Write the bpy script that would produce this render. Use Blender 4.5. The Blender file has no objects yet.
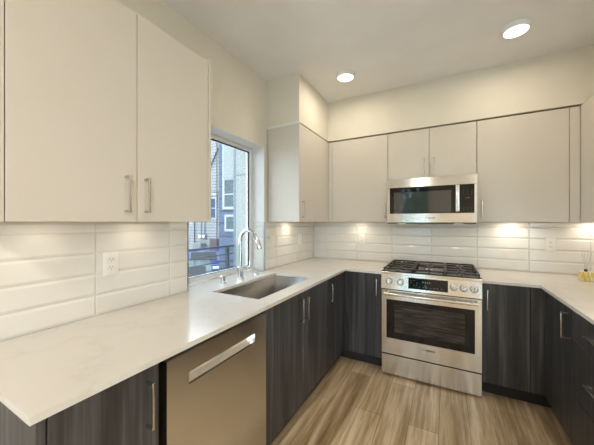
import bpy, bmesh, math, random
from mathutils import Vector, Matrix
random.seed(7)
S = bpy.context.scene
C = S.collection
R = math.radians

# ------------------------------------------------------------------ camera, sky, exposure
cam = bpy.data.cameras.new('camera'); camo = bpy.data.objects.new('camera', cam); C.objects.link(camo)
camo.location = (1.493, -3.2039, 1.3719); camo.rotation_euler = (R(90), 0, R(28.4255))
cam.sensor_width = 36; cam.lens = 36*272.909/594; cam.clip_start = 0.02
cam.shift_x = -0.45/594; cam.shift_y = -0.73/594
S.camera = camo
S.view_settings.view_transform = 'Standard'; S.view_settings.look = 'None'
S.view_settings.gamma = 1; S.view_settings.use_curve_mapping = False
S.view_settings.exposure = 1.0

wd = bpy.data.worlds.new('world'); S.world = wd; wd.use_nodes = True
bg = wd.node_tree.nodes['Background']
bg.inputs[0].default_value = (0.63, 0.80, 1.0, 1); bg.inputs[1].default_value = 5.6   # bright overcast sky

CEIL_W = 1.9
FILL_W = 11.5          # watts of one added fill disc behind the camera
CEIL_COL = (1.0, 0.88, 0.69)
FILL_COL = (1.0, 0.91, 0.79)
PUCK_W = 0.30
PUCK_COL = (1.0, 0.88, 0.72)

W, H = 2.745, 2.70     # kitchen width, ceiling height
YR = -5.7              # rear wall
XR = 5.0               # far side of the living area
TOP = 0.915

# ------------------------------------------------------------------ materials
def mat(name, col=(.8,.8,.8), rough=.5, metal=0.0, **kw):
    m = bpy.data.materials.new(name); m.use_nodes = True
    b = m.node_tree.nodes['Principled BSDF']
    b.inputs['Base Color'].default_value = (*col, 1); b.inputs['Roughness'].default_value = rough
    b.inputs['Metallic'].default_value = metal
    for k, v in kw.items():
        b.inputs[k.replace('_', ' ')].default_value = v
    return m
def nodes(m): return m.node_tree.nodes, m.node_tree.links, m.node_tree.nodes['Principled BSDF']
def pos_map(m, scale, rot=(0,0,0)):
    n, l, b = nodes(m)
    g = n.new('ShaderNodeNewGeometry'); mp = n.new('ShaderNodeMapping')
    mp.inputs['Scale'].default_value = scale; mp.inputs['Rotation'].default_value = rot
    l.new(g.outputs['Position'], mp.inputs['Vector']); return mp
def noise(m, vec, scale=1, detail=4, rough=.5):
    n, l, b = nodes(m); t = n.new('ShaderNodeTexNoise')
    t.inputs['Scale'].default_value = scale; t.inputs['Detail'].default_value = detail; t.inputs['Roughness'].default_value = rough
    l.new(vec.outputs[0], t.inputs['Vector']); return t
def ramp(m, fac, stops):
    n, l, b = nodes(m); r = n.new('ShaderNodeValToRGB')
    e = r.color_ramp.elements
    e[0].position, e[0].color = stops[0][0], (*stops[0][1], 1)
    e[1].position, e[1].color = stops[-1][0], (*stops[-1][1], 1)
    for p, c in stops[1:-1]:
        x = e.new(p); x.color = (*c, 1)
    l.new(fac, r.inputs[0]); return r
def bump(m, h, strength=.1, dist=.001):
    n, l, b = nodes(m); bp = n.new('ShaderNodeBump')
    bp.inputs['Strength'].default_value = strength; bp.inputs['Distance'].default_value = dist
    l.new(h, bp.inputs['Height']); l.new(bp.outputs[0], b.inputs['Normal'])

def paint(name, col, rough=.7, var=.03):
    m = mat(name, col, rough); n, l, b = nodes(m)
    t = noise(m, pos_map(m, (1,1,1)), 3, 3)
    r = ramp(m, t.outputs[0], [(.3, tuple(c*(1-var) for c in col)), (.7, tuple(min(1,c*(1+var)) for c in col))])
    l.new(r.outputs[0], b.inputs['Base Color'])
    t2 = noise(m, pos_map(m, (1,1,1)), 220, 2); bump(m, t2.outputs[0], .08, .001)
    return m
M = {}
M['wall'] = paint('cream_wall_paint', (.76,.71,.61))
M['ceiling'] = paint('ceiling_paint', (.84,.83,.81))
M['white'] = paint('white_trim_paint', (.80,.80,.78), .45)
M['cabinet'] = paint('cream_laminate', (.66,.61,.535), .38, .01)
M['cabinet_inside'] = mat('cabinet_core', (.10,.085,.065), .8)
M['vinyl'] = mat('white_vinyl', (.78,.80,.80), .35)
M['gasket'] = mat('black_gasket', (.02,.025,.035), .5)
M['black'] = mat('black_plastic', (.012,.012,.013), .45)
M['toe'] = mat('toe_kick_black', (.012,.012,.012), .6)
M['chrome'] = mat('chrome', (.75,.76,.78), .07, 1)
M['nickel'] = mat('brushed_nickel', (.56,.54,.51), .27, 1)
M['iron'] = mat('cast_iron', (.014,.013,.012), .42)
M['enamel'] = mat('black_enamel', (.01,.01,.01), .15)
M['blackglass'] = mat('black_glass', (.006,.006,.007), .03, Specular_IOR_Level=.4)
M['plate'] = mat('outlet_white', (.84,.81,.74), .35)
M['slot'] = mat('outlet_slot', (.03,.03,.03), .6)
M['mark'] = mat('panel_marking', (.16,.17,.19), .5)
M['logo'] = mat('logo_grey', (.02,.02,.02), .4)
M['grout'] = mat('grout', (.60,.57,.51), .85)
M['edge'] = mat('metal_edge_trim', (.40,.40,.40), .35, 1)

# glazed tile
m = mat('cream_glazed_tile', (.74,.70,.62), .14); M['tile'] = m
t = noise(m, pos_map(m, (1,1,1)), 6, 2); r = ramp(m, t.outputs[0], [(.3,(.75,.72,.66)),(.7,(.78,.75,.69))])
nodes(m)[1].new(r.outputs[0], nodes(m)[2].inputs['Base Color'])

# quartz
m = mat('white_quartz', (.78,.75,.70), .16); M['quartz'] = m
n_, l_, b_ = nodes(m)
w = noise(m, pos_map(m, (1,1,1)), 2.2, 6, .6)
sub = n_.new('ShaderNodeMath'); sub.operation = 'SUBTRACT'; sub.inputs[1].default_value = .5; l_.new(w.outputs[0], sub.inputs[0])
ab = n_.new('ShaderNodeMath'); ab.operation = 'ABSOLUTE'; l_.new(sub.outputs[0], ab.inputs[0])
r = ramp(m, ab.outputs[0], [(.0,(.64,.60,.54)),(.012,(.665,.63,.575)),(.05,(.68,.645,.59))]); l_.new(r.outputs[0], b_.inputs['Base Color'])

# charcoal wood-grain laminate, grain vertical
m = mat('charcoal_woodgrain', (.04,.035,.032), .42); M['dark'] = m
n_, l_, b_ = nodes(m)
t = noise(m, pos_map(m, (38,38,1.3)), 1, 8, .62)
r = ramp(m, t.outputs[0], [(.32,(.018,.018,.019)),(.50,(.042,.040,.040)),(.70,(.100,.097,.097))])
t2 = noise(m, pos_map(m, (7,7,.5)), 1, 3)
r2 = ramp(m, t2.outputs[0], [(.3,(.62,.62,.62)),(.7,(1.25,1.25,1.25))])
mx = n_.new('ShaderNodeMix'); mx.data_type = 'RGBA'; mx.blend_type = 'MULTIPLY'; mx.inputs[0].default_value = 1
l_.new(r.outputs[0], mx.inputs[6]); l_.new(r2.outputs[0], mx.inputs[7]); l_.new(mx.outputs[2], b_.inputs['Base Color'])
bump(m, t.outputs[0], .25, .001)

# brushed stainless: 'h' = brushed along the width, so reflections smear vertically
def steel(name, col, rough, scale):
    m = mat(name, col, rough, 1); n_, l_, b_ = nodes(m)
    t = noise(m, pos_map(m, scale), 1, 4, .6)
    mr = n_.new('ShaderNodeMapRange'); mr.inputs[3].default_value = rough*.85; mr.inputs[4].default_value = rough*1.2
    l_.new(t.outputs[0], mr.inputs[0]); l_.new(mr.outputs[0], b_.inputs['Roughness'])
    bump(m, t.outputs[0], .05, .0006)
    b_.inputs['Anisotropic'].default_value = .85; b_.inputs['Anisotropic Rotation'].default_value = .25
    tg = n_.new('ShaderNodeTangent'); tg.direction_type = 'RADIAL'; tg.axis = 'Z'; l_.new(tg.outputs[0], b_.inputs['Tangent'])
    return m
M['steel'] = steel('brushed_stainless', (.68,.665,.64), .20, (3,3,700))
M['sinksteel'] = steel('sink_stainless', (.46,.44,.42), .62, (500,500,3))

# plank floor
m = mat('oak_plank_floor', (.35,.25,.16), .36); M['floor'] = m
n_, l_, b_ = nodes(m)
mp = pos_map(m, (1,1,1), (0,0,R(90)))
br = n_.new('ShaderNodeTexBrick'); l_.new(mp.outputs[0], br.inputs['Vector'])
br.offset = .37; br.inputs['Scale'].default_value = 1; br.inputs['Brick Width'].default_value = 1.22; br.inputs['Row Height'].default_value = .182
br.inputs['Mortar Size'].default_value = .0012; br.inputs['Color1'].default_value = (0,0,0,1); br.inputs['Color2'].default_value = (1,1,1,1)
br.inputs['Mortar'].default_value = (.5,.5,.5,1); br.inputs['Bias'].default_value = 0
g1 = noise(m, pos_map(m, (26,1.5,1)), 1, 9, .66)
g3 = noise(m, pos_map(m, (9,.7,1)), 1, 3, .5)
add = n_.new('ShaderNodeMath'); add.operation = 'MULTIPLY_ADD'; l_.new(br.outputs['Color'], add.inputs[0]); add.inputs[1].default_value = .16; l_.new(g1.outputs[0], add.inputs[2])
add2 = n_.new('ShaderNodeMath'); add2.operation = 'MULTIPLY_ADD'; l_.new(g3.outputs[0], add2.inputs[0]); add2.inputs[1].default_value = .55; l_.new(add.outputs[0], add2.inputs[2])
r = ramp(m, add2.outputs[0], [(.56,(.17,.10,.047)),(.74,(.36,.245,.132)),(.88,(.54,.40,.24)),(1.0,(.70,.56,.38))])
mx = n_.new('ShaderNodeMix'); mx.data_type = 'RGBA'; l_.new(br.outputs['Fac'], mx.inputs[0]); l_.new(r.outputs[0], mx.inputs[6]); mx.inputs[7].default_value = (.07,.045,.026,1)
l_.new(mx.outputs[2], b_.inputs['Base Color']); bump(m, g1.outputs[0], .12, .001)

# glass
def glass(name, tint=(1,1,1), t=.9):
    m = bpy.data.materials.new(name); m.use_nodes = True; n = m.node_tree.nodes; l = m.node_tree.links
    for x in list(n): n.remove(x)
    o = n.new('ShaderNodeOutputMaterial'); tr = n.new('ShaderNodeBsdfTransparent'); gl = n.new('ShaderNodeBsdfGlossy'); mx = n.new('ShaderNodeMixShader')
    tr.inputs[0].default_value = (*[c*t for c in tint], 1); gl.inputs['Roughness'].default_value = .01
    f = n.new('ShaderNodeFresnel'); f.inputs[0].default_value = 1.25
    l.new(f.outputs[0], mx.inputs[0]); l.new(tr.outputs[0], mx.inputs[1]); l.new(gl.outputs[0], mx.inputs[2]); l.new(mx.outputs[0], o.inputs[0])
    return m
M['glass'] = glass('window_glass', (.97,1,1), .97)
M['kglass'] = glass('coated_window_glass', (1,.985,.95), .78)

def emit(name, col, s):
    m = bpy.data.materials.new(name); m.use_nodes = True; n = m.node_tree.nodes; l = m.node_tree.links
    for x in list(n): n.remove(x)
    o = n.new('ShaderNodeOutputMaterial'); e = n.new('ShaderNodeEmission'); e.inputs[0].default_value = (*col,1); e.inputs[1].default_value = s
    l.new(e.outputs[0], o.inputs[0]); return m
M['lens'] = emit('lit_lens', (1,.93,.80), 1.6)
M['pucklens'] = emit('lit_puck_lens', (1,.92,.80), 2.0)

# ------------------------------------------------------------------ mesh helpers
class MB:
    def __init__(s): s.bm = bmesh.new()
    def box(s, x0, x1, y0, y1, z0, z1, bev=0, seg=1):
        x0, x1 = sorted((x0,x1)); y0, y1 = sorted((y0,y1)); z0, z1 = sorted((z0,z1))
        v = [s.bm.verts.new(p) for p in ((x0,y0,z0),(x1,y0,z0),(x1,y1,z0),(x0,y1,z0),(x0,y0,z1),(x1,y0,z1),(x1,y1,z1),(x0,y1,z1))]
        fs = [s.bm.faces.new([v[i] for i in q]) for q in ((3,2,1,0),(4,5,6,7),(0,1,5,4),(1,2,6,5),(2,3,7,6),(3,0,4,7))]
        if bev:
            es = list({e for f in fs for e in f.edges})
            bmesh.ops.bevel(s.bm, geom=es, offset=bev, segments=seg, affect='EDGES', profile=.5)
        return s
    def poly(s, pts, vec):
        """prism: closed outline pts (3D) extruded by vec"""
        a = [s.bm.verts.new(p) for p in pts]; b = [s.bm.verts.new(Vector(p)+Vector(vec)) for p in pts]
        n = len(pts)
        fs = [s.bm.faces.new(a[::-1]), s.bm.faces.new(b)]
        for i in range(n): fs.append(s.bm.faces.new((a[i], a[(i+1)%n], b[(i+1)%n], b[i])))
        bmesh.ops.recalc_face_normals(s.bm, faces=fs); return s
    def tube(s, pts, r, seg=12, cap=True):
        pts = [Vector(p) for p in pts]; n = len(pts); rs = r if isinstance(r, (list, tuple)) else [r]*n
        rings = []; up = None
        for i, p in enumerate(pts):
            t = (pts[min(i+1,n-1)]-pts[max(i-1,0)]).normalized()
            if up is None:
                up = t.orthogonal().normalized()
            up = (up - t*up.dot(t)).normalized(); side = t.cross(up)
            rings.append([s.bm.verts.new(p + rs[i]*(math.cos(2*math.pi*k/seg)*up + math.sin(2*math.pi*k/seg)*side)) for k in range(seg)])
        for a, b in zip(rings, rings[1:]):
            for k in range(seg): s.bm.faces.new((a[k], a[(k+1)%seg], b[(k+1)%seg], b[k]))
        if cap: s.bm.faces.new(rings[0][::-1]); s.bm.faces.new(rings[-1])
        return s
    def cyl(s, p0, p1, r, seg=24, r2=None, ch=0):
        p0, p1 = Vector(p0), Vector(p1); r2 = r if r2 is None else r2
        if ch:
            d = (p1-p0).normalized()*ch
            return s.tube([p0, p1-d, p1], [r, r2, r2-ch], seg)
        return s.tube([p0, p1], [r, r2], seg)
    def text(s, body, size, origin, xdir, ydir, depth=.0006):
        cu = bpy.data.curves.new('t', 'FONT'); cu.body = body; cu.size = size; cu.align_x = 'CENTER'; cu.align_y = 'CENTER'; cu.extrude = depth; cu.offset = size*.03
        o = bpy.data.objects.new('t', cu); C.objects.link(o)
        me = bpy.data.meshes.new_from_object(o.evaluated_get(bpy.context.evaluated_depsgraph_get()))
        xd, yd = Vector(xdir), Vector(ydir); zd = xd.cross(yd)
        mt = Matrix.Translation(Vector(origin)) @ Matrix((xd, yd, zd)).transposed().to_4x4()
        me.transform(mt); s.bm.from_mesh(me)
        bpy.data.objects.remove(o); bpy.data.curves.remove(cu); bpy.data.meshes.remove(me); return s
    def build(s, name, m, parent=None, origin=None):
        bmesh.ops.recalc_face_normals(s.bm, faces=s.bm.faces) if getattr(s, 'fix', True) else None
        base = wloc(parent) if parent else Vector(origin or (0,0,0))
        bmesh.ops.translate(s.bm, verts=s.bm.verts, vec=-base)
        me = bpy.data.meshes.new(name); s.bm.to_mesh(me); s.bm.free()
        me.polygons.foreach_set('use_smooth', [True]*len(me.polygons)); me.set_sharp_from_angle(angle=R(getattr(s, 'sharp', 35)))
        for mm in (m if isinstance(m, (list,tuple)) else [m]): me.materials.append(mm)
        o = bpy.data.objects.new(name, me); C.objects.link(o)
        if parent: o.parent = parent
        else: o.location = base
        return o
def wloc(o):
    v = Vector((0,0,0))
    while o is not None: v = v + Vector(o.location); o = o.parent
    return v
def tag(o, label, cat, group=None, kind=None):
    o['label'] = label; o['category'] = cat
    if group: o['group'] = group
    if kind: o['kind'] = kind
    return o
def thing(name, label, cat, loc, group=None):
    o = bpy.data.objects.new(name, None); C.objects.link(o); o.location = loc; o.empty_display_size = .1
    return tag(o, label, cat, group)
def struct(name, mb, m):
    o = mb.build(name, m); o['kind'] = 'structure'; return o
def sgroup(name, loc=(0,0,0)):
    o = bpy.data.objects.new(name, None); C.objects.link(o); o.location = loc; o['kind'] = 'structure'; return o
# run frames: a = position along the wall (world), d = distance out from the wall
def P(fr, a, d, z):
    return (d, a, z) if fr == 'L' else ((a, -d, z) if fr == 'B' else (W-d, a, z))
def fbox(mb, fr, a0, a1, d0, d1, z0, z1, bev=0, seg=1):
    p, q = P(fr, a0, d0, z0), P(fr, a1, d1, z1)
    return mb.box(p[0], q[0], p[1], q[1], z0, z1, bev, seg)

# ------------------------------------------------------------------ structure
struct('floor', MB().box(-.2, XR+.2, YR-.2, .2, -.12, 0), M['floor'])
struct('ceiling', MB().box(-.2, XR+.2, YR-.2, .2, H, H+.12), M['ceiling'])
WY0, WY1, WZ0, WZ1 = -1.968, -1.100, .893, 2.075
wl = MB()
wl.box(-.2, 0, YR-.2, WY0, 0, H); wl.box(-.2, 0, WY1, .2, 0, H); wl.box(-.2, 0, WY0, WY1, 0, WZ0); wl.box(-.2, 0, WY0, WY1, WZ1, H)
struct('wall_left', wl, M['wall'])
struct('wall_back', MB().box(0, W, 0, .2, 0, H), M['wall'])
struct('wall_right', MB().box(W, W+.15, -2.05, .2, 0, H), M['wall'])
struct('wall_return', MB().box(W+.15, XR, -2.05, -1.9, 0, H), M['wall'])
struct('wall_side', MB().box(XR, XR+.2, YR-.2, -1.9, 0, H), M['wall'])
DX0, DX1, DZ = .34, 1.16, 2.36       # glazed door in the rear wall
VX0, VX1, VZ0, VZ1 = 2.20, 4.80, .20, 2.50
wr = MB()
wr.box(0, DX0, YR-.2, YR, 0, H); wr.box(DX0, DX1, YR-.2, YR, DZ, H); wr.box(DX1, VX0, YR-.2, YR, 0, H)
wr.box(VX0, VX1, YR-.2, YR, 0, VZ0); wr.box(VX0, VX1, YR-.2, YR, VZ1, H); wr.box(VX1, XR, YR-.2, YR, 0, H)
struct('wall_rear', wr, M['wall'])
# dropped soffits over the wall cabinets
SZ = 2.268
so = MB(); so.box(0, .3454, -1.0534, 0, SZ, H); so.box(.3454, W, -.3578, 0, SZ, H)
struct('trim_1', so, M['wall'])
struct('trim_2', MB().box(.001, .3455, -1.0580, -1.0536, 2.250, 2.270, .001), M['white'])
struct('baseboard_rear', MB().box(DX1+.08, XR, YR, YR+.012, 0, .1, .003), M['white'])
struct('baseboard_left', MB().box(0, .012, YR+.02, -2.95, 0, .1, .003), M['white'])

# kitchen window
win = sgroup('window_1', (-.1, (WY0+WY1)/2, TOP))
ln = MB()   # painted returns
ln.box(-.19, .0, WY1-.004, WY1-.0005, TOP+.002, WZ1); ln.box(-.19, .0, WY0+.0005, WY0+.004, TOP+.002, WZ1); ln.box(-.19, .0, WY0+.004, WY1-.004, WZ1-.004, WZ1-.0005)
ln.build('window_return', M['white'], win)
fx0, fx1, fw = -.19, -.135, .034
fy0, fy1, fz0, fz1 = WY0+.004, WY1-.004, TOP+.002, WZ1-.004
fr = MB()
fr.box(fx0, fx1, fy0, fy0+fw, fz0, fz1, .003); fr.box(fx0, fx1, fy1-fw, fy1, fz0, fz1, .003)
fr.box(fx0, fx1, fy0+fw, fy1-fw, fz1-fw, fz1, .003); fr.box(fx0, fx1, fy0+fw, fy1-fw, fz0, fz0+fw+.006, .003)
fr.build('window_frame', M['vinyl'], win)
gk = MB(); gy0, gy1, gz0, gz1 = fy0+fw, fy1-fw, fz0+fw+.006, fz1-fw
gk.box(-.160, -.150, gy0, gy0+.006, gz0, gz1); gk.box(-.160, -.150, gy1-.008, gy1, gz0, gz1); gk.box(-.160, -.150, gy0+.006, gy1-.008, gz1-.008, gz1); gk.box(-.160, -.150, gy0+.006, gy1-.008, gz0, gz0+.004)
gk.build('glazing_gasket', M['gasket'], win)
MB().box(-.158, -.152, gy0+.006, gy1-.008, gz0+.004, gz1-.008).build('window_pane', M['kglass'], win)

# rear glazed door and window (seen only in reflections), window enlarged for daylight fill
def glazed(name, x0, x1, z0, z1, bars):
    g = sgroup(name, ((x0+x1)/2, YR-.1, z0)); f = MB(); k = .07
    f.box(x0, x0+k, YR-.13, YR-.05, z0, z1); f.box(x1-k, x1, YR-.13, YR-.05, z0, z1)
    f.box(x0+k, x1-k, YR-.13, YR-.05, z1-k, z1); f.box(x0+k, x1-k, YR-.13, YR-.05, z0, z0+k)
    for b in bars: f.box(b-.03, b+.03, YR-.12, YR-.06, z0+k, z1-k)
    f.build(name.split('_')[0]+'_frame', M['vinyl'], g)
    MB().box(x0+k, x1-k, YR-.095, YR-.09, z0+k, z1-k).build(name.split('_')[0]+'_pane', M['glass'], g)
    return g
d = glazed('door_1', DX0, DX1, 0.0, DZ, [])
h = MB(); h.tube([(DX1-.035, YR-.05, 1.0), (DX1-.035, YR-.0, 1.0), (DX1-.15, YR-.0, 1.0)], .009); h.build('door_handle', M['nickel'], d)
glazed('window_2', VX0, VX1, VZ0, VZ1, [VX0+(VX1-VX0)/3, VX0+(VX1-VX0)*2/3])

# ------------------------------------------------------------------ tile backsplash: bevelled tiles, stacked
ROWS = [.9155, 1.015, 1.1165, 1.218, 1.3195, 1.371]
def tiles(fr, edges, rows, name, label, org, face=None):
    g = thing(name, label, 'backsplash', org)
    t = MB(); t.sharp = 8; G = .0009; bv = .012; D0, D1 = .0035, .0080
    f = face or (lambda a, d, z: P(fr, a, d, z))
    for a0, a1 in zip(edges, edges[1:]):
        for z0, z1 in zip(rows, rows[1:]):
            o = [(a0+G, z0+G), (a1-G, z0+G), (a1-G, z1-G), (a0+G, z1-G)]
            b = bv; bx = .0045
            i = [(a0+G+bx, z0+G+b), (a1-G-bx, z0+G+b), (a1-G-bx, z1-G-b), (a0+G+bx, z1-G-b)]
            B_ = [t.bm.verts.new(f(p[0], .001, p[1])) for p in o]
            O_ = [t.bm.verts.new(f(p[0], D0, p[1])) for p in o]; I_ = [t.bm.verts.new(f(p[0], D1, p[1])) for p in i]
            t.bm.faces.new(I_); t.bm.faces.new(B_[::-1])
            for k in range(4):
                t.bm.faces.new((O_[k], O_[(k+1)%4], I_[(k+1)%4], I_[k])); t.bm.faces.new((B_[k], B_[(k+1)%4], O_[(k+1)%4], O_[k]))
    t.build('tile_field', M['tile'], g)
    gr = MB(); p, q = f(edges[0], .0005, rows[0]), f(edges[-1], .0022, rows[-1])
    gr.box(p[0], q[0], p[1], q[1], p[2], q[2]); gr.build('grout', M['grout'], g)
    return g
g = tiles('L', [-2.935, -2.912, -2.508, -2.104, -1.970], ROWS, 'tile_backsplash', 'glossy cream tile backsplash under the large two-door wall cabinet, left of the window', (0, -2.4, TOP))
fbox(MB(), 'L', -1.970, -1.967, .0, .010, TOP+.0005, 1.371).build('edge_trim', M['edge'], g)
g = tiles('L', [-1.097, -.892, -.488, -.084, -.0095], ROWS, 'tile_backsplash', 'glossy cream tile backsplash between the window and the far corner', (0, -.5, TOP))
fbox(MB(), 'L', -1.101, -1.098, .0, .011, TOP+.0005, 1.371).build('edge_trim', M['edge'], g)
g = tiles('B', [.001, .165, .567, .967, 1.367, 1.7675, 2.167, 2.57, 2.744], ROWS, 'tile_backsplash', 'glossy cream tile backsplash on the wall behind the range', (1.4, 0, TOP))
g = tiles('R', [-1.88, -1.6, -1.2, -.8, -.4, -.0095], ROWS, 'tile_backsplash', 'glossy cream tile backsplash on the right wall at the picture edge', (W, -1, TOP))
g = tiles('W', [-.130, -.002], ROWS, 'tile_backsplash', 'narrow strip of glossy tiles lining the right reveal of the window above the sill', (-.07, WY1, TOP),
          face=lambda a, d, z: (a, WY1-.0045-d*.6, z))

# ------------------------------------------------------------------ cabinets
def bar_handle(parent, fr, a, d, z0, z1=None, a1=None):
    """square bar pull: vertical (z0..z1 at a) or horizontal (a..a1 at z0)"""
    mb = MB(); k = .0038; st = .036
    if a1 is None:
        fbox(mb, fr, a-k, a+k, d+st-.0076, d+st, z0, z1, .0015, 2)
        for z in (z0+.005, z1-.005): fbox(mb, fr, a-.0046, a+.0046, d+.0002, d+st-.0005, z-.0048, z+.0048, .001)
    else:
        fbox(mb, fr, a, a1, d+st-.0076, d+st, z0-k, z0+k, .0015, 2)
        lo, hi = min(a,a1), max(a,a1)
        for q in (lo+.005, hi-.005): fbox(mb, fr, q-.0048, q+.0048, d+.0002, d+st-.0005, z0-.0046, z0+.0046, .001)
    return mb.build('handle', M['nickel'], parent)

BZ0, BZ1 = .113, .886
def base_cabinet(fr, a0, a1, label, doors=(), drawers=(), fillers=(), sink=False, dead=None, panels=(), toe=None):
    a0, a1 = sorted((a0, a1)); c = P(fr, (a0+a1)/2, .3, 0)
    t = thing('base_cabinet', label, 'cabinet', c)
    b = MB(); e = .001
    if sink:
        fbox(b, fr, a0+e, a1-e, .012, .600, .11, .60)
        fbox(b, fr, a0+e, a0+.018, .012, .600, .60, .893); fbox(b, fr, a1-.018, a1-e, .012, .600, .60, .893); fbox(b, fr, a0+.018, a1-.018, .585, .600, .60, .893)
    else:
        fbox(b, fr, a0+e, a1-e, .012, .600, .11, .893)
    b.build('carcass', M['cabinet_inside'], t)
    ta, tb = toe or (a0, a1)
    fbox(MB(), fr, ta+e, tb-e, .02, .545, 0, .1095).build('toe_kick', M['toe'], t)
    for f in fillers: fbox(MB(), fr, f[0], f[1], .601, .620, .0 if len(f) > 2 else BZ0, .893, .0008).build('filler_strip', M['dark'], t)
    for p in panels: fbox(MB(), fr, p[0], p[1], .012, .620, 0, .893, .001).build('end_panel', M['dark'], t)
    for (d0, d1, ha) in doors:
        dd = fbox(MB(), fr, d0+.0015, d1-.0015, .602, .620, BZ0, BZ1, .0012).build('door', M['dark'], t)
        bar_handle(dd, fr, ha, .620, .690, .843)
    for (z0, z1, h0, h1, hz) in drawers:
        dd = fbox(MB(), fr, a0+.0015, a1-.0015, .602, .620, z0+.0015, z1-.0015, .0012).build('drawer', M['dark'], t)
        bar_handle(dd, fr, h0, .620, hz, a1=h1)
    return t
base_cabinet('L', -2.924, -2.597, 'dark wood-grain base cabinet at the open counter end, left of the dishwasher', doors=[(-2.903, -2.599, -2.643)], panels=[(-2.924, -2.905)])
base_cabinet('L', -1.957, -1.060, 'dark wood-grain sink cabinet with two doors whose handles sit side by side', doors=[(-1.957, -1.508, -1.560), (-1.508, -1.060, -1.482)], sink=True)
base_cabinet('L', -1.059, -.012, 'dark wood-grain corner cabinet with one door, between the sink cabinet and the far left corner', doors=[(-1.059, -.665, -1.018)], fillers=[(-.664, -.622)], toe=(-1.059, -.548))
base_cabinet('B', .602, .983, 'dark wood-grain base cabinet directly left of the range', doors=[(.664, .983, .936)], fillers=[(.622, .662)], toe=(.548, .983))
base_cabinet('B', 1.7465, 2.142, 'dark wood-grain base cabinet directly right of the range', doors=[(1.7475, 2.046, 1.781)], fillers=[(2.0475, 2.125)], toe=(1.7465, 2.197))
base_cabinet('R', -1.100, -.012, 'dark wood-grain corner cabinet with one upright handle on the right-hand run', doors=[(-1.100, -.665, -1.054)], fillers=[(-.664, -.622)], toe=(-1.1, -.548))
base_cabinet('R', -1.862, -1.101, 'dark wood-grain drawer cabinet with horizontal handles at the right picture edge', drawers=[(.711, BZ1, -1.352, -1.611, .804), (.402, .711, -1.352, -1.611, .565), (BZ0, .402, -1.352, -1.611, .27)])
# wall cabinets
UZ0, UZ1 = 1.372, 2.255
def wall_cabinet(fr, a0, a1, label, doors, z0=UZ0, fillers=(), panels=(), handle_z=(1.410, 1.560), carc=None, topgap=True):
    c = P(fr, (a0+a1)/2, .17, z0)
    t = thing('wall_cabinet', label, 'cabinet', c)
    ca, cb = carc or (a0, a1)
    fbox(MB(), fr, ca+.001, cb-.001, .010, .325, z0+.014, 2.262).build('carcass', M['cabinet'], t)
    for f in fillers: fbox(MB(), fr, f[0], f[1], .3262, .345, z0, UZ1, .0006).build('filler_strip', M['cabinet'], t)
    for p in panels: fbox(MB(), fr, p[0], p[1], .010, .3455, z0, 2.264, .0008).build('end_panel', M['cabinet'], t)
    # dark shadow line behind the door edges
    for (d0, d1, ha) in doors:
        dd = fbox(MB(), fr, d0+.0017, d1-.0017, .3262, .345, z0, UZ1, .001).build('door', M['cabinet'], t)
        if ha is not None: bar_handle(dd, fr, ha, .345, *handle_z)
    return t
wall_cabinet('L', -2.925, -2.095, 'large cream two-door wall cabinet left of the window', [(-2.906, -2.510, -2.558), (-2.510, -2.115, -2.475)], panels=[(-2.925, -2.907), (-2.113, -2.095)], carc=(-2.906,-2.114))
wall_cabinet('L', -1.0525, -.012, 'narrow cream wall cabinet between the window and the back corner', [(-1.034, -.392, -1.0)], panels=[(-1.0525, -1.0355)], fillers=[(-.390, -.347)], carc=(-1.035,-.012))
wall_cabinet('B', .347, .9835, 'cream wall cabinet directly left of the microwave', [(.387, .983, .956)], fillers=[(.3475, .385)])
wall_cabinet('B', .9845, 1.737, 'short cream two-door wall cabinet above the microwave', [(.985, 1.361, 1.320), (1.361, 1.737, 1.402)], z0=1.785, handle_z=(1.815, 1.970))
wall_cabinet('B', 1.738, 2.4, 'wide cream wall cabinet directly right of the microwave', [(1.739, 2.338, 1.774)], fillers=[(2.340, 2.399)])
wall_cabinet('R', -1.88, -.012, 'cream wall cabinet on the right wall, cut by the picture edge', [(-.96, -.3455, None), (-1.88, -.962, None)], carc=(-1.88,-.012))

# ------------------------------------------------------------------ countertops
def slab(xs, ys, fill, z0, z1, bev=.0015):
    mb = MB(); bm = mb.bm; vc = {}
    def v(i, j, k):
        if (i,j,k) not in vc: vc[(i,j,k)] = bm.verts.new((xs[i], ys[j], (z0,z1)[k]))
        return vc[(i,j,k)]
    nx, ny = len(xs)-1, len(ys)-1; F = lambda i, j: 0 <= i < nx and 0 <= j < ny and fill((xs[i]+xs[i+1])/2, (ys[j]+ys[j+1])/2)
    for i in range(nx):
        for j in range(ny):
            if not F(i,j): continue
            bm.faces.new((v(i,j,1), v(i+1,j,1), v(i+1,j+1,1), v(i,j+1,1))); bm.faces.new((v(i,j+1,0), v(i+1,j+1,0), v(i+1,j,0), v(i,j,0)))
            if not F(i-1,j): bm.faces.new((v(i,j,0), v(i,j,1), v(i,j+1,1), v(i,j+1,0)))
            if not F(i+1,j): bm.faces.new((v(i+1,j+1,0), v(i+1,j+1,1), v(i+1,j,1), v(i+1,j,0)))
            if not F(i,j-1): bm.faces.new((v(i+1,j,0), v(i+1,j,1), v(i,j,1), v(i,j,0)))
            if not F(i,j+1): bm.faces.new((v(i,j+1,0), v(i,j+1,1), v(i+1,j+1,1), v(i+1,j+1,0)))
    es = [e for e in bm.edges if len(e.link_faces) == 2 and e.calc_face_angle(0) > .5]
    bmesh.ops.bevel(bm, geom=es, offset=bev, segments=2, affect='EDGES')
    return mb
SX0, SX1, SY0, SY1 = .152, .530, -1.900, -1.150
def fl(x, y):
    if x < 0: return WY0 < y < WY1
    if x > .6407: return y > -.648
    return not (SX0 < x < SX1 and SY0 < y < SY1)
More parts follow.
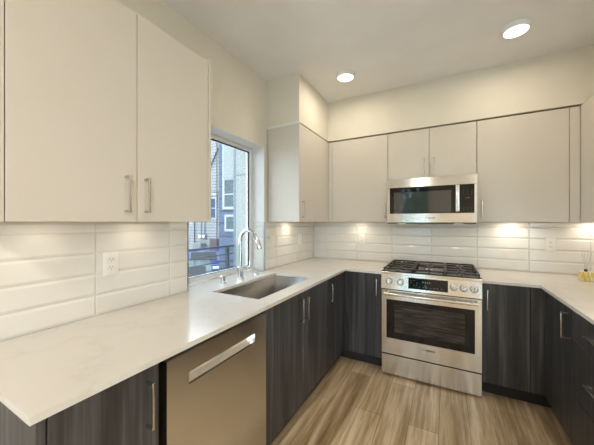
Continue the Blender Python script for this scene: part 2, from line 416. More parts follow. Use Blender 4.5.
ct = slab([-.134, .0, SX0, SX1, .6407, .984], [-2.9417, WY0+.005, SY0, SY1, WY1-.005, -.648, -.0005], lambda x, y: (WY0+.004 < y < WY1-.004) if x < 0 else fl(x, y), .8945, TOP)
tag(ct.build('countertop', M['quartz'], origin=(.3, -1.5, .8945)), 'white quartz L-shaped countertop with the sink cut out, running along the window wall', 'countertop')
ct = slab([1.7455, 2.0979, W-.0005], [-1.885, -.648, -.0005], lambda x, y: not (x < 2.0979 and y < -.648), .8945, TOP)
tag(ct.build('countertop', M['quartz'], origin=(2.4, -.6, .8945)), 'white quartz countertop wrapping the corner right of the range', 'countertop')

# ------------------------------------------------------------------ sink
t = thing('kitchen_sink', 'rectangular undermount stainless steel sink below the window', 'sink', ((SX0+SX1)/2, (SY0+SY1)/2, .68))
mb = MB(); bm = mb.bm
o_, zt, zb = .002, .8935, .690
X0, X1, Y0, Y1 = SX0-o_, SX1+o_, SY0-o_, SY1+o_
top = [bm.verts.new(p) for p in ((X0,Y0,zt),(X1,Y0,zt),(X1,Y1,zt),(X0,Y1,zt))]; k = .006
bot = [bm.verts.new(p) for p in ((X0+k,Y0+k,zb),(X1-k,Y0+k,zb),(X1-k,Y1-k,zb),(X0+k,Y1-k,zb))]
f0 = bm.faces.new(bot)
for i in range(4): bm.faces.new((top[i], top[(i+1)%4], bot[(i+1)%4], bot[i]))
es = [e for e in bm.edges if len(e.link_faces) == 2]
bmesh.ops.bevel(bm, geom=es, offset=.010, segments=3, affect='EDGES')
bmesh.ops.recalc_face_normals(bm, faces=bm.faces)
for f in bm.faces: f.normal_flip()
mb.fix = False
bw = mb.build('bowl', M['sinksteel'], t)
bw.modifiers.new('weighted_normals', 'WEIGHTED_NORMAL').keep_sharp = True
sm = bw.modifiers.new('thickness', 'SOLIDIFY'); sm.thickness = .0015; sm.offset = -1
MB().cyl((.341, -1.50, .6915), (.341, -1.50, .6945), .045, 32).cyl((.341, -1.50, .694), (.341, -1.50, .697), .020, 24).build('drain', M['chrome'], t)

# faucet
t = thing('kitchen_faucet', 'tall chrome gooseneck pull-down faucet behind the sink', 'faucet', (.056, -1.505, TOP))
mb = MB(); fx, fy = .056, -1.505
mb.tube([(fx,fy,TOP+.0005),(fx,fy,TOP+.006),(fx,fy,TOP+.0065),(fx,fy,1.012),(fx,fy,1.018)], [.029,.029,.0245,.0245,.016], 28)
mb.build('body', M['chrome'], t)
pts = [(fx, fy, 1.016), (fx, fy, 1.10), (fx, fy, 1.17)]
ra, cz = .080, 1.215; pts.append((fx, fy, cz))
for i in range(1, 14):
    a = math.pi - math.pi*i/16; pts.append((fx+ra+ra*math.cos(a), fy, cz+ra*1.15*math.sin(a)))
last = Vector(pts[-1]); end = Vector((.247, fy, 1.165))
pts.append(tuple(last.lerp(Vector((.226, fy, 1.225)), .9)))
mb = MB(); mb.tube(pts, .0138, 16); mb.build('spout', M['chrome'], t)
s0 = Vector(pts[-1]); dv = (end-s0).normalized()
MB().tube([s0-dv*.004, s0, s0+dv*.012, end, end+dv*.003], [.0140,.0165,.018,.019,.016], 20).build('spray_head', M['chrome'], t)
MB().tube([(fx,fy+.018,.985),(fx,fy+.07,.986),(fx,fy+.108,.990),(fx,fy+.118,1.0),(fx,fy+.121,1.045)], [.008,.007,.0065,.006,.0055], 12).build('lever_handle', M['chrome'], t)
# air gap cap and air switch
o = MB().tube([(.047,-1.69,TOP+.0005),(.047,-1.69,TOP+.004),(.047,-1.69,TOP+.0045),(.047,-1.69,.968),(.047,-1.69,.974)], [.024,.024,.0185,.0185,.013], 24).build('air_gap_cap', M['chrome'], origin=(.047,-1.69,TOP))
tag(o, 'short chrome cylinder cap standing on the counter left of the faucet', 'sink fitting')
o = MB().tube([(.045,-1.273,TOP+.0005),(.045,-1.273,TOP+.005),(.045,-1.273,TOP+.0055),(.045,-1.273,TOP+.009)], [.024,.022,.015,.014], 24).build('push_button', M['chrome'], origin=(.045,-1.273,TOP))
tag(o, 'flat round chrome push button set in the counter right of the faucet', 'sink fitting')

# ------------------------------------------------------------------ dishwasher
A0, A1 = -2.5745, -1.9600
t = thing('dishwasher', 'stainless steel dishwasher with a pocket handle under the counter', 'dishwasher', (.3, (A0+A1)/2, 0))
fbox(MB(), 'L', A0+.004, A1-.004, .02, .575, .112, .885).build('body', M['black'], t)
fbox(MB(), 'L', A0+.004, A1-.004, .02, .545, .0, .110).build('toe_kick', M['toe'], t)
dz0, dz1, h0, h1, hz0, hz1, dd = .118, .872, -2.476, -2.063, .744, .792, .624
mb = MB()
fbox(mb, 'L', A0+.002, h0, .577, dd, dz0, dz1); fbox(mb, 'L', h1, A1-.002, .577, dd, dz0, dz1)
fbox(mb, 'L', h0, h1, .577, dd, dz0, hz0); fbox(mb, 'L', h0, h1, .577, dd, hz1, dz1)
bmesh.ops.remove_doubles(mb.bm, verts=mb.bm.verts, dist=1e-5)
dr = mb.build('door', M['steel'], t)
mb = MB(); mb.poly([(.578,h0,hz0),(dd-.012,h0,hz0),(.596,h0,hz0+.018),(.588,h0,hz1-.001),(.578,h0,hz1-.001)], (0,h1-h0,0)); mb.build('handle_recess', M['steel'], dr)

# ------------------------------------------------------------------ range
RX0, RX1 = .9875, 1.7435
rt = thing('gas_range', 'stainless steel slide-in gas range with five burners and black oven glass', 'range', ((RX0+RX1)/2, -.35, 0))
MB().box(RX0+.002, RX1-.002, -.635, -.02, .03, .905).build('body', M['black'], rt)
mb = MB()
for x in (RX0+.05, RX1-.05):
    for y in (-.58, -.08): MB().cyl((x,y,0),(x,y,.03),.018,12).build('foot', M['black'], rt)
# cooktop
ck = MB().box(RX0-.0, RX1+.0, -.640, -.014, .916, .926, .002).build('cooktop', M['enamel'], rt)
fr = MB(); fr.box(RX0-.001, RX1+.001, -.671, -.641, .905, .9262, .002); fr.build('front_rail', M['steel'], ck)
MB().box(RX0-.001, RX1+.001, -.669, -.641, .9265, .936, .002).build('cooktop_edge', M['enamel'], ck)
gx = [RX0+.006, RX0+.252, RX0+.504, RX1-.006]
def grate(x0, x1, hub):
    mb = MB(); y0, y1, z0, z1, k = -.632, -.050, .944, .957, .0065
    x0 += .002; x1 -= .002
    mb.box(x0, x1, y0, y0+2*k, z0, z1, .002); mb.box(x0, x1, y1-2*k, y1, z0, z1, .002)
    mb.box(x0, x0+2*k, y0+2*k, y1-2*k, z0, z1, .002); mb.box(x1-2*k, x1, y0+2*k, y1-2*k, z0, z1, .002)
    ym = (y0+y1)/2; xm = (x0+x1)/2
    if len(hub) > 1: mb.box(x0+2*k, x1-2*k, ym-k, ym+k, z0, z1, .002)
    for hy in hub:
        r = .03
        lo, hi = (y0, ym) if (len(hub) > 1 and hy < ym) else ((ym, y1) if len(hub) > 1 else (y0, y1))
        mb.box(xm-k*.7, xm+k*.7, lo+k, hy-r, z0, z1, .0015); mb.box(xm-k*.7, xm+k*.7, hy+r, hi-k, z0, z1, .0015)
        mb.box(x0+k, xm-r, hy-k*.7, hy+k*.7, z0, z1, .0015); mb.box(xm+r, x1-k, hy-k*.7, hy+k*.7, z0, z1, .0015)
    for x in (x0+k, x1-k):
        for y in (y0+k, ym, y1-k): mb.cyl((x,y,.9262),(x,y,z0+.002), .006, 8)
    return mb
burners = []
for i, hub in enumerate(((-.49, -.19), (-.34,), (-.49, -.19))):
    grate(gx[i], gx[i+1], hub).build('grate', M['iron'], ck)
    xm = (gx[i]+gx[i+1])/2
    for hy in hub: burners.append((xm, hy, .050 if len(hub) == 1 else .038))
for (x, y, r) in burners:
    b = MB().tube([(x,y,.9262),(x,y,.930),(x,y,.9305),(x,y,.937),(x,y,.9375)], [r+.012,r+.010,r,r*.95,r*.8], 24).build('burner', M['nickel'], ck)
    MB().tube([(x,y,.9376),(x,y,.9425),(x,y,.9435)], [r*.82,r*.82,r*.72], 24).build('burner_cap', M['iron'], b)
# control panel, tilted slightly
cp = MB(); yb, yt = -.690, -.672
cp.poly([(RX0,-.636,.778),(RX0,yb,.778),(RX0,yt,.905),(RX0,-.636,.905)], (RX1-RX0,0,0))
cpo = cp.build('control_panel', M['steel'], rt)
nd = Vector((0, -(.905-.778), (yt-yb))).normalized(); nd = Vector((0, -.99, .139)).normalized(); up = Vector((0, .139, .99)).normalized()
def onp(x, z, off=0): 
    y = yb+(yt-yb)*(z-.778)/(.905-.778); return Vector((x,y,z))+nd*off
c = onp(1.364, .846, .0002)
def plate(mb, x0, x1, z0, z1, off, th):
    a = [onp(x0,z0,off), onp(x1,z0,off), onp(x1,z1,off), onp(x0,z1,off)]; mb.poly(a, nd*th)
mb = MB(); plate(mb, 1.214, 1.513, .799, .891, .0001, .002); dsp = mb.build('display', M['blackglass'], cpo)
mb = MB()
for i in range(3):
    for j in range(3):
        if (i+j) % 3 != 2: plate(mb, 1.232+i*.022, 1.240+i*.022, .865-j*.018, .869-j*.018, .0022, .0002)
for i in range(7): plate(mb, 1.30+i*.027, 1.306+i*.027, .816, .822, .0022, .0002)
for i in range(4): plate(mb, 1.325+i*.017, 1.333+i*.017, .855, .867, .0022, .0002)
mb.build('display_marking', M['mark'], dsp)
for x in (1.055, 1.151, 1.553, 1.622, 1.691):
    a = onp(x, .845, .0003)
    MB().tube([a, a+nd*.003], [.0285,.0285], 28).build('knob_ring', M['black'], cpo)
    mb = MB(); mb.tube([a+nd*.0031, a+nd*.007, a+nd*.0075, a+nd*.028, a+nd*.031], [.0255,.0255,.0225,.0205,.0175], 28)
    mb.poly([a+nd*.0311+Vector((-.0035,0,0))-up*.018, a+nd*.029+Vector((.0035,0,0))-up*.018, a+nd*.029+Vector((.0035,0,0))+up*.018, a+nd*.0311+Vector((-.0035,0,0))+up*.018], nd*.006)
    mb.build('knob', M['nickel'], cpo)
# oven door
dz0, dz1 = .199, .766
gx0, gx1, gz0, gz1 = 1.030, 1.698, .337, .682
mb = MB(); DY0, DY1 = -.637, -.672
for (a, b, c_, d_) in ((RX0+.001, gx0, dz0, dz1), (gx1, RX1-.001, dz0, dz1), (gx0, gx1, dz0, gz0), (gx0, gx1, gz1, dz1)): mb.box(a, b, DY1, DY0, c_, d_)
bmesh.ops.remove_doubles(mb.bm, verts=mb.bm.verts, dist=1e-5)
od = mb.build('oven_door', M['steel'], rt)
MB().box(gx0, gx1, DY1+.001, DY0-.002, gz0, gz1).build('door_glass', M['blackglass'], od)
m = mat('oven_window', (.03,.027,.024), .12, Specular_IOR_Level=.4); M['ovenwin'] = m; n_, l_, b_ = nodes(m)
t_ = noise(m, pos_map(m, (6,6,55)), 1, 3, .5); r_ = ramp(m, t_.outputs[0], [(.4,(.016,.014,.012)),(.66,(.06,.052,.045))]); l_.new(r_.outputs[0], b_.inputs['Base Color'])
MB().box(1.098, 1.630, DY1+.0003, DY1+.0008, .395, .640).build('viewing_window', M['ovenwin'], od)
mb = MB(); mb.tube([(RX0+.028, -.722, .738), (RX1-.028, -.722, .738)], .0125, 20)
for x in (RX0+.055, RX1-.055): mb.tube([(x, DY1-.0003, .738), (x, -.722, .738)], .009, 12)
mb.build('door_handle', M['steel'], od)
def logo(x, y, z, s, parent):
    mb = MB(); mb.text('BOSCH', s, (x+s*.55, y, z), (1,0,0), (0,0,1), .0002)
    rr = s*.42; cx_ = x-s*1.9
    ring = 28
    for k in range(ring):
        a0, a1 = 2*math.pi*k/ring, 2*math.pi*(k+1)/ring
        mb.poly([(cx_+rr*math.cos(a0),y+.0002,z+rr*math.sin(a0)),(cx_+rr*math.cos(a1),y+.0002,z+rr*math.sin(a1)),(cx_+rr*.82*math.cos(a1),y+.0002,z+rr*.82*math.sin(a1)),(cx_+rr*.82*math.cos(a0),y+.0002,z+rr*.82*math.sin(a0))],(0,-.0004,0))
    for u0, u1, w0, w1 in ((-.5,-.32,-.55,.55),(.32,.5,-.55,.55),(-.32,.32,-.08,.08)):
        mb.box(cx_+rr*u0, cx_+rr*u1, y-.0002, y+.0002, z+rr*w0, z+rr*w1)
    return mb.build('logo', M['logo'], parent)
logo(1.374, DY1-.0003, .290, .021, od)
MB().box(RX0+.001, RX1-.001, -.672, -.637, .018, .187, .002).build('storage_drawer', M['steel'], rt)

# ------------------------------------------------------------------ microwave
MX0, MX1, MF = .9875, 1.7345, -.418
mt = thing('microwave', 'stainless steel over-the-range microwave with black glass front above the range', 'microwave', ((MX0+MX1)/2, -.2, 1.358))
MB().box(MX0+.003, MX1-.003, -.395, -.012, 1.354, 1.3635, .001).build('bottom_plate', M['black'], mt)
MB().box(MX0, MX1, -.372, -.012, 1.364, 1.7825, .002).build('body', M['black'], mt)
mb = MB(); mb.poly([(MX0,-.373,1.700),(MX0,MF-.006,1.700),(MX0,MF-.006,1.704),(MX0,MF-.001,1.7825),(MX0,-.373,1.7825)], (MX1-MX0,0,0)); mb.build('vent_strip', M['steel'], mt)
mb = MB(); mb.box(MX0, MX1, MF, -.373, 1.364, 1.450, .002); mb.box(MX0, MX0+.028, MF, -.373, 1.450, 1.699); mb.box(MX1-.020, MX1, MF, -.373, 1.450, 1.699)
fp = mb.build('front_frame', M['steel'], mt)
gl = MB().box(MX0+.028, 1.606, MF+.002, -.373, 1.451, 1.698).build('door_glass', M['blackglass'], mt)
m = mat('perforated_screen', (.040,.042,.046), .04, Specular_IOR_Level=.9); M['screen'] = m
MB().box(MX0+.068, 1.540, MF+.0014, MF+.0019, 1.458, 1.655).build('viewing_screen', M['screen'], gl)
pn = MB().box(1.607, MX1-.020, MF+.001, -.373, 1.451, 1.698).build('control_panel', M['blackglass'], mt)
mb = MB()
for j in range(2): mb.box(1.648+j*.018, 1.660+j*.018, MF+.0002, MF+.0007, 1.578, 1.586)
for j in range(5):
    for i in range(3):
        mb.box(1.632+i*.030, 1.638+i*.030, MF+.0002, MF+.0007, 1.475+j*.018-.0012+(.10 if j > 1 else 0), 1.475+j*.018+.0012+(.10 if j > 1 else 0))
mb.build('panel_marking', M['mark'], pn)
mb = MB(); mb.box(1.572, 1.604, MF-.034, MF-.020, 1.462, 1.695, .004, 2)
for z in (1.49, 1.665): mb.box(1.580, 1.596, MF-.020, MF+.0018, z-.008, z+.008)
mb.build('handle', M['steel'], gl)
logo(1.372, MF-.0005, 1.408, .018, fp)
mb = MB()
for i in range(2): mb.box(MX0+.06+i*.34, MX0+.34+i*.34, -.33, -.12, 1.3528, 1.3538)
mb.build('grease_filter', M['nickel'], mt)

for i, x in enumerate((1.12, 1.60)):  # lamps added under the microwave to brighten the tiles behind the range
    MB().box(x-.035, x+.035, -.375, -.335, 1.3528, 1.3538).build('cooktop_fill_lamp', M['pucklens'], mt)
    l = bpy.data.lights.new('cooktop_fill_light', 'AREA'); l.shape = 'RECTANGLE'; l.size = .07; l.size_y = .04; l.energy = .22; l.color = PUCK_COL
    o = bpy.data.objects.new('cooktop_fill_light', l); C.objects.link(o); o.parent = mt; o.location = (x-(MX0+MX1)/2, -.155, -.007)

# ------------------------------------------------------------------ outlets
def outlet(fr, a, z, label, kind='outlet', w=.074, d0=.0087):
    t = thing('wall_outlet' if kind == 'outlet' else 'light_switch', label, 'outlet' if kind == 'outlet' else 'switch', P(fr, a, d0, z-.058), 'white plates on the tile backsplash')
    pl = fbox(MB(), fr, a-w/2, a+w/2, d0-.004, d0+.005, z-.058, z+.058, .0018, 2).build('cover_plate', M['plate'], t)
    if kind == 'outlet':
        for s in (-1, 1):
            r = fbox(MB(), fr, a-.017, a+.017, d0+.0051, d0+.0068, z+s*.0195-.0145, z+s*.0195+.0145, .003, 2).build('receptacle', M['plate'], t)
            mb = MB()
            for q in (-.0065, .0065): fbox(mb, fr, a+q-.0012, a+q+.0012, d0+.0069, d0+.0073, z+s*.0195-.001, z+s*.0195+.008)
            fbox(mb, fr, a-.002, a+.002, d0+.0069, d0+.0073, z+s*.0195-.010, z+s*.0195-.006)
            mb.build('slots', M['slot'], r)
    else:
        fbox(MB(), fr, a-.0165, a+.0165, d0+.0051, d0+.008, z-.033, z+.033, .001).build('rocker', M['plate'], t)
    return t
outlet('L', -2.441, 1.161, 'white duplex outlet on the tiles under the large two-door wall cabinet')
outlet('L', -.985, 1.175, 'white rocker switch plate on the tiles just right of the window', 'switch')
outlet('L', -.405, 1.168, 'white duplex outlet on the window-side tiles near the back corner')
outlet('B', .627, 1.168, 'white duplex outlet on the back wall left of the range')
outlet('B', 2.315, 1.170, 'white duplex outlet on the back wall right of the range')

# ------------------------------------------------------------------ reed diffuser
m = mat('yellow_striped_label', (.80,.62,.12), .4); M['yellow'] = m; n_, l_, b_ = nodes(m)
t_ = noise(m, pos_map(m, (110,110,30)), 1, 2); r_ = ramp(m, t_.outputs[0], [(.42,(.66,.47,.06)),(.55,(.74,.62,.28)),(.66,(.80,.76,.62))]); l_.new(r_.outputs[0], b_.inputs['Base Color'])
M['reed'] = mat('reed_stick', (.42,.36,.27), .7)
dx, dy = 2.455, -.27
t = thing('reed_diffuser', 'small yellow reed diffuser with thin sticks on the right counter', 'diffuser', (dx, dy, TOP))
MB().box(dx-.034, dx+.034, dy-.034, dy+.034, TOP+.0005, .985, .004, 2).build('jar', M['yellow'], t)
MB().cyl((dx,dy,.9852),(dx,dy,1.003),.010,16).build('stopper', M['black'], t)
for ax, ay, tz in ((-.030,-.012,1.155),(.016,.012,1.16),(.034,-.004,1.14),(-.006,.018,1.165)):
    MB().tube([(dx+ax*.12,dy+ay*.12,1.0032),(dx+ax,dy+ay,tz)], .0009, 6).build('reed', M['reed'], t)

# ------------------------------------------------------------------ lamps
def ceiling_light(x, y, label, watts=CEIL_W, col=CEIL_COL):
    t = thing('ceiling_light', label, 'ceiling light', (x, y, H-.026), 'round white disc ceiling lights')
    MB().tube([(x,y,H-.0003),(x,y,H-.004),(x,y,H-.024),(x,y,H-.026)], [.088,.088,.080,.076], 40).build('housing', M['white'], t)
    MB().tube([(x,y,H-.0262),(x,y,H-.029)], [.070,.066], 40).build('lens', M['lens'], t)
    l = bpy.data.lights.new('disc_lamp', 'AREA'); l.shape = 'DISK'; l.size = .14; l.energy = watts; l.color = col
    o = bpy.data.objects.new('disc_lamp', l); C.objects.link(o); o.parent = t; o.location = (0, 0, -.006)
    return t
ceiling_light(.700, -.825, 'round lit ceiling disc near the left soffit corner, the smaller-looking of the two')
ceiling_light(1.919, -.850, 'round lit ceiling disc towards the right, the larger-looking of the two')
for x, y in ((1.0, -4.3), (2.3, -4.3), (3.7, -4.3), (3.9, -2.9)):  # unseen discs added behind the camera to light the scene
    ceiling_light(x, y, 'added unseen ceiling disc for fill light, in the living area behind the viewpoint', FILL_W, FILL_COL)
def puck(fr, a, d, label, z=UZ0, watts=PUCK_W):
    x, y, _ = P(fr, a, d, z)
    t = thing('puck_light', label, 'cabinet light', (x, y, z+.001), 'puck lights under the wall cabinets')
    MB().cyl((x,y,z+.0138),(x,y,z+.004),.033,24).build('housing', M['nickel'], t)
    MB().cyl((x,y,z+.0038),(x,y,z+.002),.026,24).build('lens', M['pucklens'], t)
    l = bpy.data.lights.new('puck_lamp', 'AREA'); l.shape = 'DISK'; l.size = .05; l.energy = watts; l.color = PUCK_COL
    o = bpy.data.objects.new('puck_lamp', l); C.objects.link(o); o.parent = t; o.location = (0, 0, -.002)
puck('L', -2.72, .13, 'puck light under the large two-door wall cabinet, nearer the counter end', watts=.10)
puck('L', -2.33, .13, 'puck light under the large two-door wall cabinet, nearer the window', watts=.13)
puck('L', -.72, .12, 'puck light under the narrow wall cabinet right of the window')
puck('B', .62, .15, 'puck light under the wall cabinet left of the microwave')
puck('B', 2.02, .12, 'puck light under the wide wall cabinet right of the microwave', watts=.4)
puck('B', 2.56, .10, 'added fill puck light under the right-hand wall cabinets, nearest the right corner', watts=.28)  # extra puck added to lift the tiles near the right corner
puck('R', -.75, .12, 'added fill puck light under the wall cabinet on the right wall')  # extra puck added as fill for the right-hand tiles

# ------------------------------------------------------------------ outside
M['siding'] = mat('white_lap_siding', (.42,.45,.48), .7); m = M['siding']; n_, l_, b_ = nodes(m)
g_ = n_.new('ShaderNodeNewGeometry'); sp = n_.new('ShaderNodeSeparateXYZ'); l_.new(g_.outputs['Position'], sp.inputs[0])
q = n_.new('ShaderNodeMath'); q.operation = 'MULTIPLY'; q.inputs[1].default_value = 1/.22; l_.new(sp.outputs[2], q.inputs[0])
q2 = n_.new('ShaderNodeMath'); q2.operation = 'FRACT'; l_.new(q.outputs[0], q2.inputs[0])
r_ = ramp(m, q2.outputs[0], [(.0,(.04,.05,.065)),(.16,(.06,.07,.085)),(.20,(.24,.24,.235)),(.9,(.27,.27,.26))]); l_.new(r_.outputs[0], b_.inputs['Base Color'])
M['bluewall'] = mat('blue_grey_panel', (.20,.25,.36), .7); m = M['bluewall']; n_, l_, b_ = nodes(m)
g_ = n_.new('ShaderNodeNewGeometry'); sp = n_.new('ShaderNodeSeparateXYZ'); l_.new(g_.outputs['Position'], sp.inputs[0])
q = n_.new('ShaderNodeMath'); q.operation = 'MULTIPLY'; q.inputs[1].default_value = 1/.62; l_.new(sp.outputs[2], q.inputs[0])
q2 = n_.new('ShaderNodeMath'); q2.operation = 'FRACT'; l_.new(q.outputs[0], q2.inputs[0])
r_ = ramp(m, q2.outputs[0], [(.0,(.022,.030,.05)),(.06,(.022,.030,.05)),(.10,(.065,.085,.13)),(1,(.075,.10,.15))]); l_.new(r_.outputs[0], b_.inputs['Base Color'])
M['mint'] = mat('pale_panel_wall', (.27,.28,.265), .95, Specular_IOR_Level=0.0)
M['seam'] = mat('panel_seam', (.13,.16,.18), .6)
M['winglass'] = mat('blue_window_glass', (.03,.06,.11), .15, Specular_IOR_Level=.2)
M['winglass2'] = mat('grey_window_glass', (.06,.085,.09), .15, Specular_IOR_Level=.25)
M['asphalt'] = paint('asphalt', (.08,.085,.088), .9, .15)
M['rail'] = mat('dark_rail', (.03,.035,.045), .4)
M['brownwood'] = mat('brown_board', (.09,.065,.07), .8)
M['meter'] = mat('meter_grey', (.15,.16,.17), .4)
M['outtrim'] = mat('outdoor_trim', (.33,.33,.32), .5)
M['deck'] = paint('deck_concrete', (.62,.62,.60), .9, .1)
GZ = -1.7
og = MB().box(-40, -.25, -20, 40, GZ-.2, GZ).build('pavement', M['asphalt']); og['kind'] = 'structure'
og = MB().box(-2.62, -.2, -5, 1.29, -.2, -.02).build('balcony_slab', M['deck']); og['kind'] = 'structure'
# adjoining pale wall
t = thing('adjoining_wall', 'pale panelled wall of the same building just outside the window', 'building', (-1.4, 1.5, GZ))
MB().box(-2.50, -.2, 1.30, 1.9, GZ, 7).build('wall', M['mint'], t)
mb = MB(); mb.box(-2.50, -2.455, 1.285, 1.299, GZ, 7); mb.box(-2.42, -.2, 1.29, 1.299, 2.35, 2.38); mb.build('panel_joint', M['seam'], t)
# blue-grey bay house
t = thing('bay_house', 'blue-grey clad house with white-framed windows beyond the balcony', 'building', (-7, 8, GZ))
MB().box(-8.52, -4, 7.0, 10.0, GZ, 8).build('wall', M['bluewall'], t)
def xwin(t, x0, x1, z0, z1, y, k, bars, mglass):
    mb = MB(); mb.box(x0, x1, y-.06, y-.001, z0, z0+k); mb.box(x0, x1, y-.06, y-.001, z1-k, z1); mb.box(x0, x0+k, y-.06, y-.001, z0+k, z1-k); mb.box(x1-k, x1, y-.06, y-.001, z0+k, z1-k)
    for b in bars: mb.box(x0+k, x1-k, y-.05, y-.001, b-.03, b+.03)
    w_ = mb.build('window_frame', M['outtrim'], t)
    MB().box(x0+k, x1-k, y-.03, y-.002, z0+k, z1-k).build('window_glazing', mglass, w_)
xwin(t, -8.24, -7.30, 1.98, 5.8, 7.0, .13, [2.72, 3.45], M['winglass2'])
xwin(t, -8.10, -7.30, .90, 1.72, 7.0, .11, [], M['winglass2'])
MB().box(-8.16, -7.3, 6.93, 6.999, 3.45, 5.67).build('sky_reflection', M['mint'], t)  # pale sheet standing in for sky reflected in the upper panes
# white sided house with meters
t = thing('sided_house', 'white house with horizontal lap siding seen at the left of the window', 'building', (-15, 13, GZ))
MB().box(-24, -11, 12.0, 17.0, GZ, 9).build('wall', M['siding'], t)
xwin(t, -14.35, -13.62, 1.55, 3.25, 12.0, .12, [2.4], M['winglass'])
MB().box(-24, -13.4, 11.9, 11.999, 3.35, 3.55).build('belt_trim', M['outtrim'], t)
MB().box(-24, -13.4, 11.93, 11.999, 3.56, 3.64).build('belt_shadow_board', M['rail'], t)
MB().box(-14.30, -13.40, 11.9, 11.999, -1.6, .10).build('gate', M['brownwood'], t)
mb = MB()
mb.tube([(-14.2,11.9,5.6),(-13.4,11.9,6.9)], .05, 8); mb.build('roof_brace', M['rail'], t)
MB().cyl((-13.5,11.85,GZ),(-13.5,11.85,8),.035,10).build('downpipe', M['brownwood'], t)
MB().cyl((-15.95,11.9,GZ),(-15.95,11.9,1.4),.04,10).build('conduit', M['rail'], t)
for i, (x, z) in enumerate(((-15.25, .22), (-14.85, .25))):
    t = thing('electric_meter', 'round grey electric meter on the white siding, %s of the pair' % ('left' if i == 0 else 'right'), 'meter', (x, 11.95, z), 'electric meters')
    MB().box(x-.16, x+.16, 11.86, 11.995, z-.22, z+.15, .01).build('meter_box', M['meter'], t)
    MB().cyl((x,11.859,z),(x,11.76,z),.11,20).build('dial', M['vinyl'], t)
    MB().cyl((x,11.93,z+.151),(x,11.93,z+1.3),.035,8).build('riser_pipe', M['meter'], t)
o = MB().box(-15.6, -14.7, 11.4, 11.9, GZ+.02, -.25, .03).build('utility_cabinet', M['meter'], origin=(-15.1,11.6,GZ)); tag(o, 'pale grey utility cabinet standing below the electric meters', 'cabinet')
# cars
def car(x, y, rz, colr, name, label):
    pm = mat(name+'_paint', colr, .22, 0, Coat_Weight=.5)
    t = thing(name, label, 'car', (x, y, GZ)); t.rotation_euler = (0,0,rz)
    base = wloc(t)
    L, Wd = 4.3, 1.78
    prof = [(-2.15,.35),(-2.1,.78),(-1.95,.88),(-1.2,.95),(-.7,1.38),(.75,1.42),(1.45,.98),(1.95,.92),(2.13,.72),(2.15,.35)]
    mb = MB(); mb.poly([base+Vector((px, -Wd/2, pz)) for px, pz in prof], (0, Wd, 0))
    es = [e for e in mb.bm.edges]; bmesh.ops.bevel(mb.bm, geom=es, offset=.05, segments=2, affect='EDGES')
    mb.build('body', pm, t)
    mb = MB()
    for s in (-1, 1):
        mb.poly([base+Vector(p) for p in ((-1.05, s*(Wd/2+.001), .98), (-.66, s*(Wd/2+.001), 1.32), (.70, s*(Wd/2+.001), 1.35), (1.25, s*(Wd/2+.001), 1.0))], (0, s*.004, 0))
    mb.poly([base+Vector(p) for p in ((-1.20,-.7,.985),(-1.20,.7,.985),(-.76,.66,1.36),(-.76,-.66,1.36))], (-.02,0,.015))
    mb.poly([base+Vector(p) for p in ((1.44,-.7,1.01),(1.44,.7,1.01),(.82,.66,1.41),(.82,-.66,1.41))], (.02,0,.015))
    mb.build('windows', M['blackglass'], t)
    for px in (-1.35, 1.35):
        for s in (-1, 1):
            w_ = MB().cyl(base+Vector((px, s*(Wd/2-.18), .32)), base+Vector((px, s*(Wd/2+.01), .32)), .32, 24).build('wheel', M['black'], t)
            MB().cyl(base+Vector((px, s*(Wd/2+.011), .32)), base+Vector((px, s*(Wd/2+.02), .32)), .19, 16).build('hubcap', M['nickel'], w_)
    mb = MB()
    for s in (-.62, .62): mb.box(base.x+2.12, base.x+2.17, base.y+s-.16, base.y+s+.16, base.z+.62, base.z+.74, .01); mb.box(base.x-2.17, base.x-2.11, base.y+s-.16, base.y+s+.16, base.z+.62, base.z+.76, .01)
    mb.build('lights', M['vinyl'], t)
    return t
car(-10.95, 8.3, R(135.8), (.006,.018,.14), 'parked_car', 'bright blue parked car beyond the balcony railing')
car(-7.63, 4.37, R(138), (.03,.07,.065), 'parked_car', 'dark green parked car at the left edge of the window view')
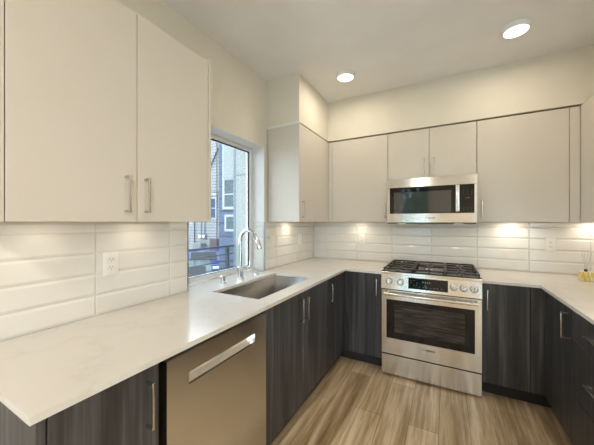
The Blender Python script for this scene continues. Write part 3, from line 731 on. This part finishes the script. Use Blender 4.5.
# balcony railing
t = thing('balcony_railing', 'dark metal balcony railing with horizontal rails outside the window', 'railing', (-2.5, -1, -.02))
MB().box(-2.53, -2.47, -5, 1.28, .845, .885, .004).build('top_rail', M['rail'], t)
for z in (.70, .56, .42, .28, .14): MB().tube([(-2.5,-5,z),(-2.5,1.28,z)], .011, 6).build('rail', M['rail'], t)
for y in (-4.4, -3.0, -1.6, -.25, 1.10): MB().box(-2.53, -2.47, y-.03, y+.03, -.02, .844).build('post', M['rail'], t)
# trees behind the rear door, seen in the microwave glass
M['leaf'] = paint('leaf_green', (.05,.12,.04), .7, .5); M['bark'] = mat('bark', (.09,.065,.045), .9)
def tree(x, y, h, label):
    t = thing('garden_tree', label, 'tree', (x, y, -.3), 'reflected garden trees')
    MB().tube([(x,y,-.3),(x+.05,y,h*.3),(x-.03,y,h*.6)], [.14,.11,.06], 10).build('trunk', M['bark'], t)
    mb = MB()
    for i in range(2600):
        a, b, rr = random.uniform(0, 6.283), random.uniform(-1, 1), random.uniform(.35, 1)**.5
        s = math.sqrt(1-b*b); p = Vector((x+1.25*rr*s*math.cos(a), y+1.1*rr*s*math.sin(a), h*.62+h*.42*rr*b))
        q = Matrix.Rotation(random.uniform(0,6.28), 3, Vector((random.uniform(-1,1),random.uniform(-1,1),random.uniform(-1,1))).normalized())
        k = random.uniform(.10, .19)
        v = [mb.bm.verts.new(p+q@Vector(c_)*k) for c_ in ((-1,0,0),(0,-.45,.1),(1,0,0),(0,.45,.1))]
        mb.bm.faces.new(v)
    mb.fix = False
    mb.build('foliage', M['leaf'], t)
for i, (x, y, h_) in enumerate(((-2.9, -11.0, 3.9), (.05, -10.6, 4.3), (3.4, -11.1, 3.6), (6.5, -11.5, 4.1))):
    tree(x, y, h_, 'green garden tree beyond the glazed door, seen only as a reflection')
og = MB().box(-6, 12, YR-5, YR-.2, -.3, -.12).build('patio_bounce_slab', M['deck']); og['kind'] = 'structure'  # unseen pale paving added to bounce daylight up to the ceiling
og = MB().box(-20, 30, -30, YR-5.01, -.5, -.3).build('garden_ground', M['leaf']); og['kind'] = 'structure'
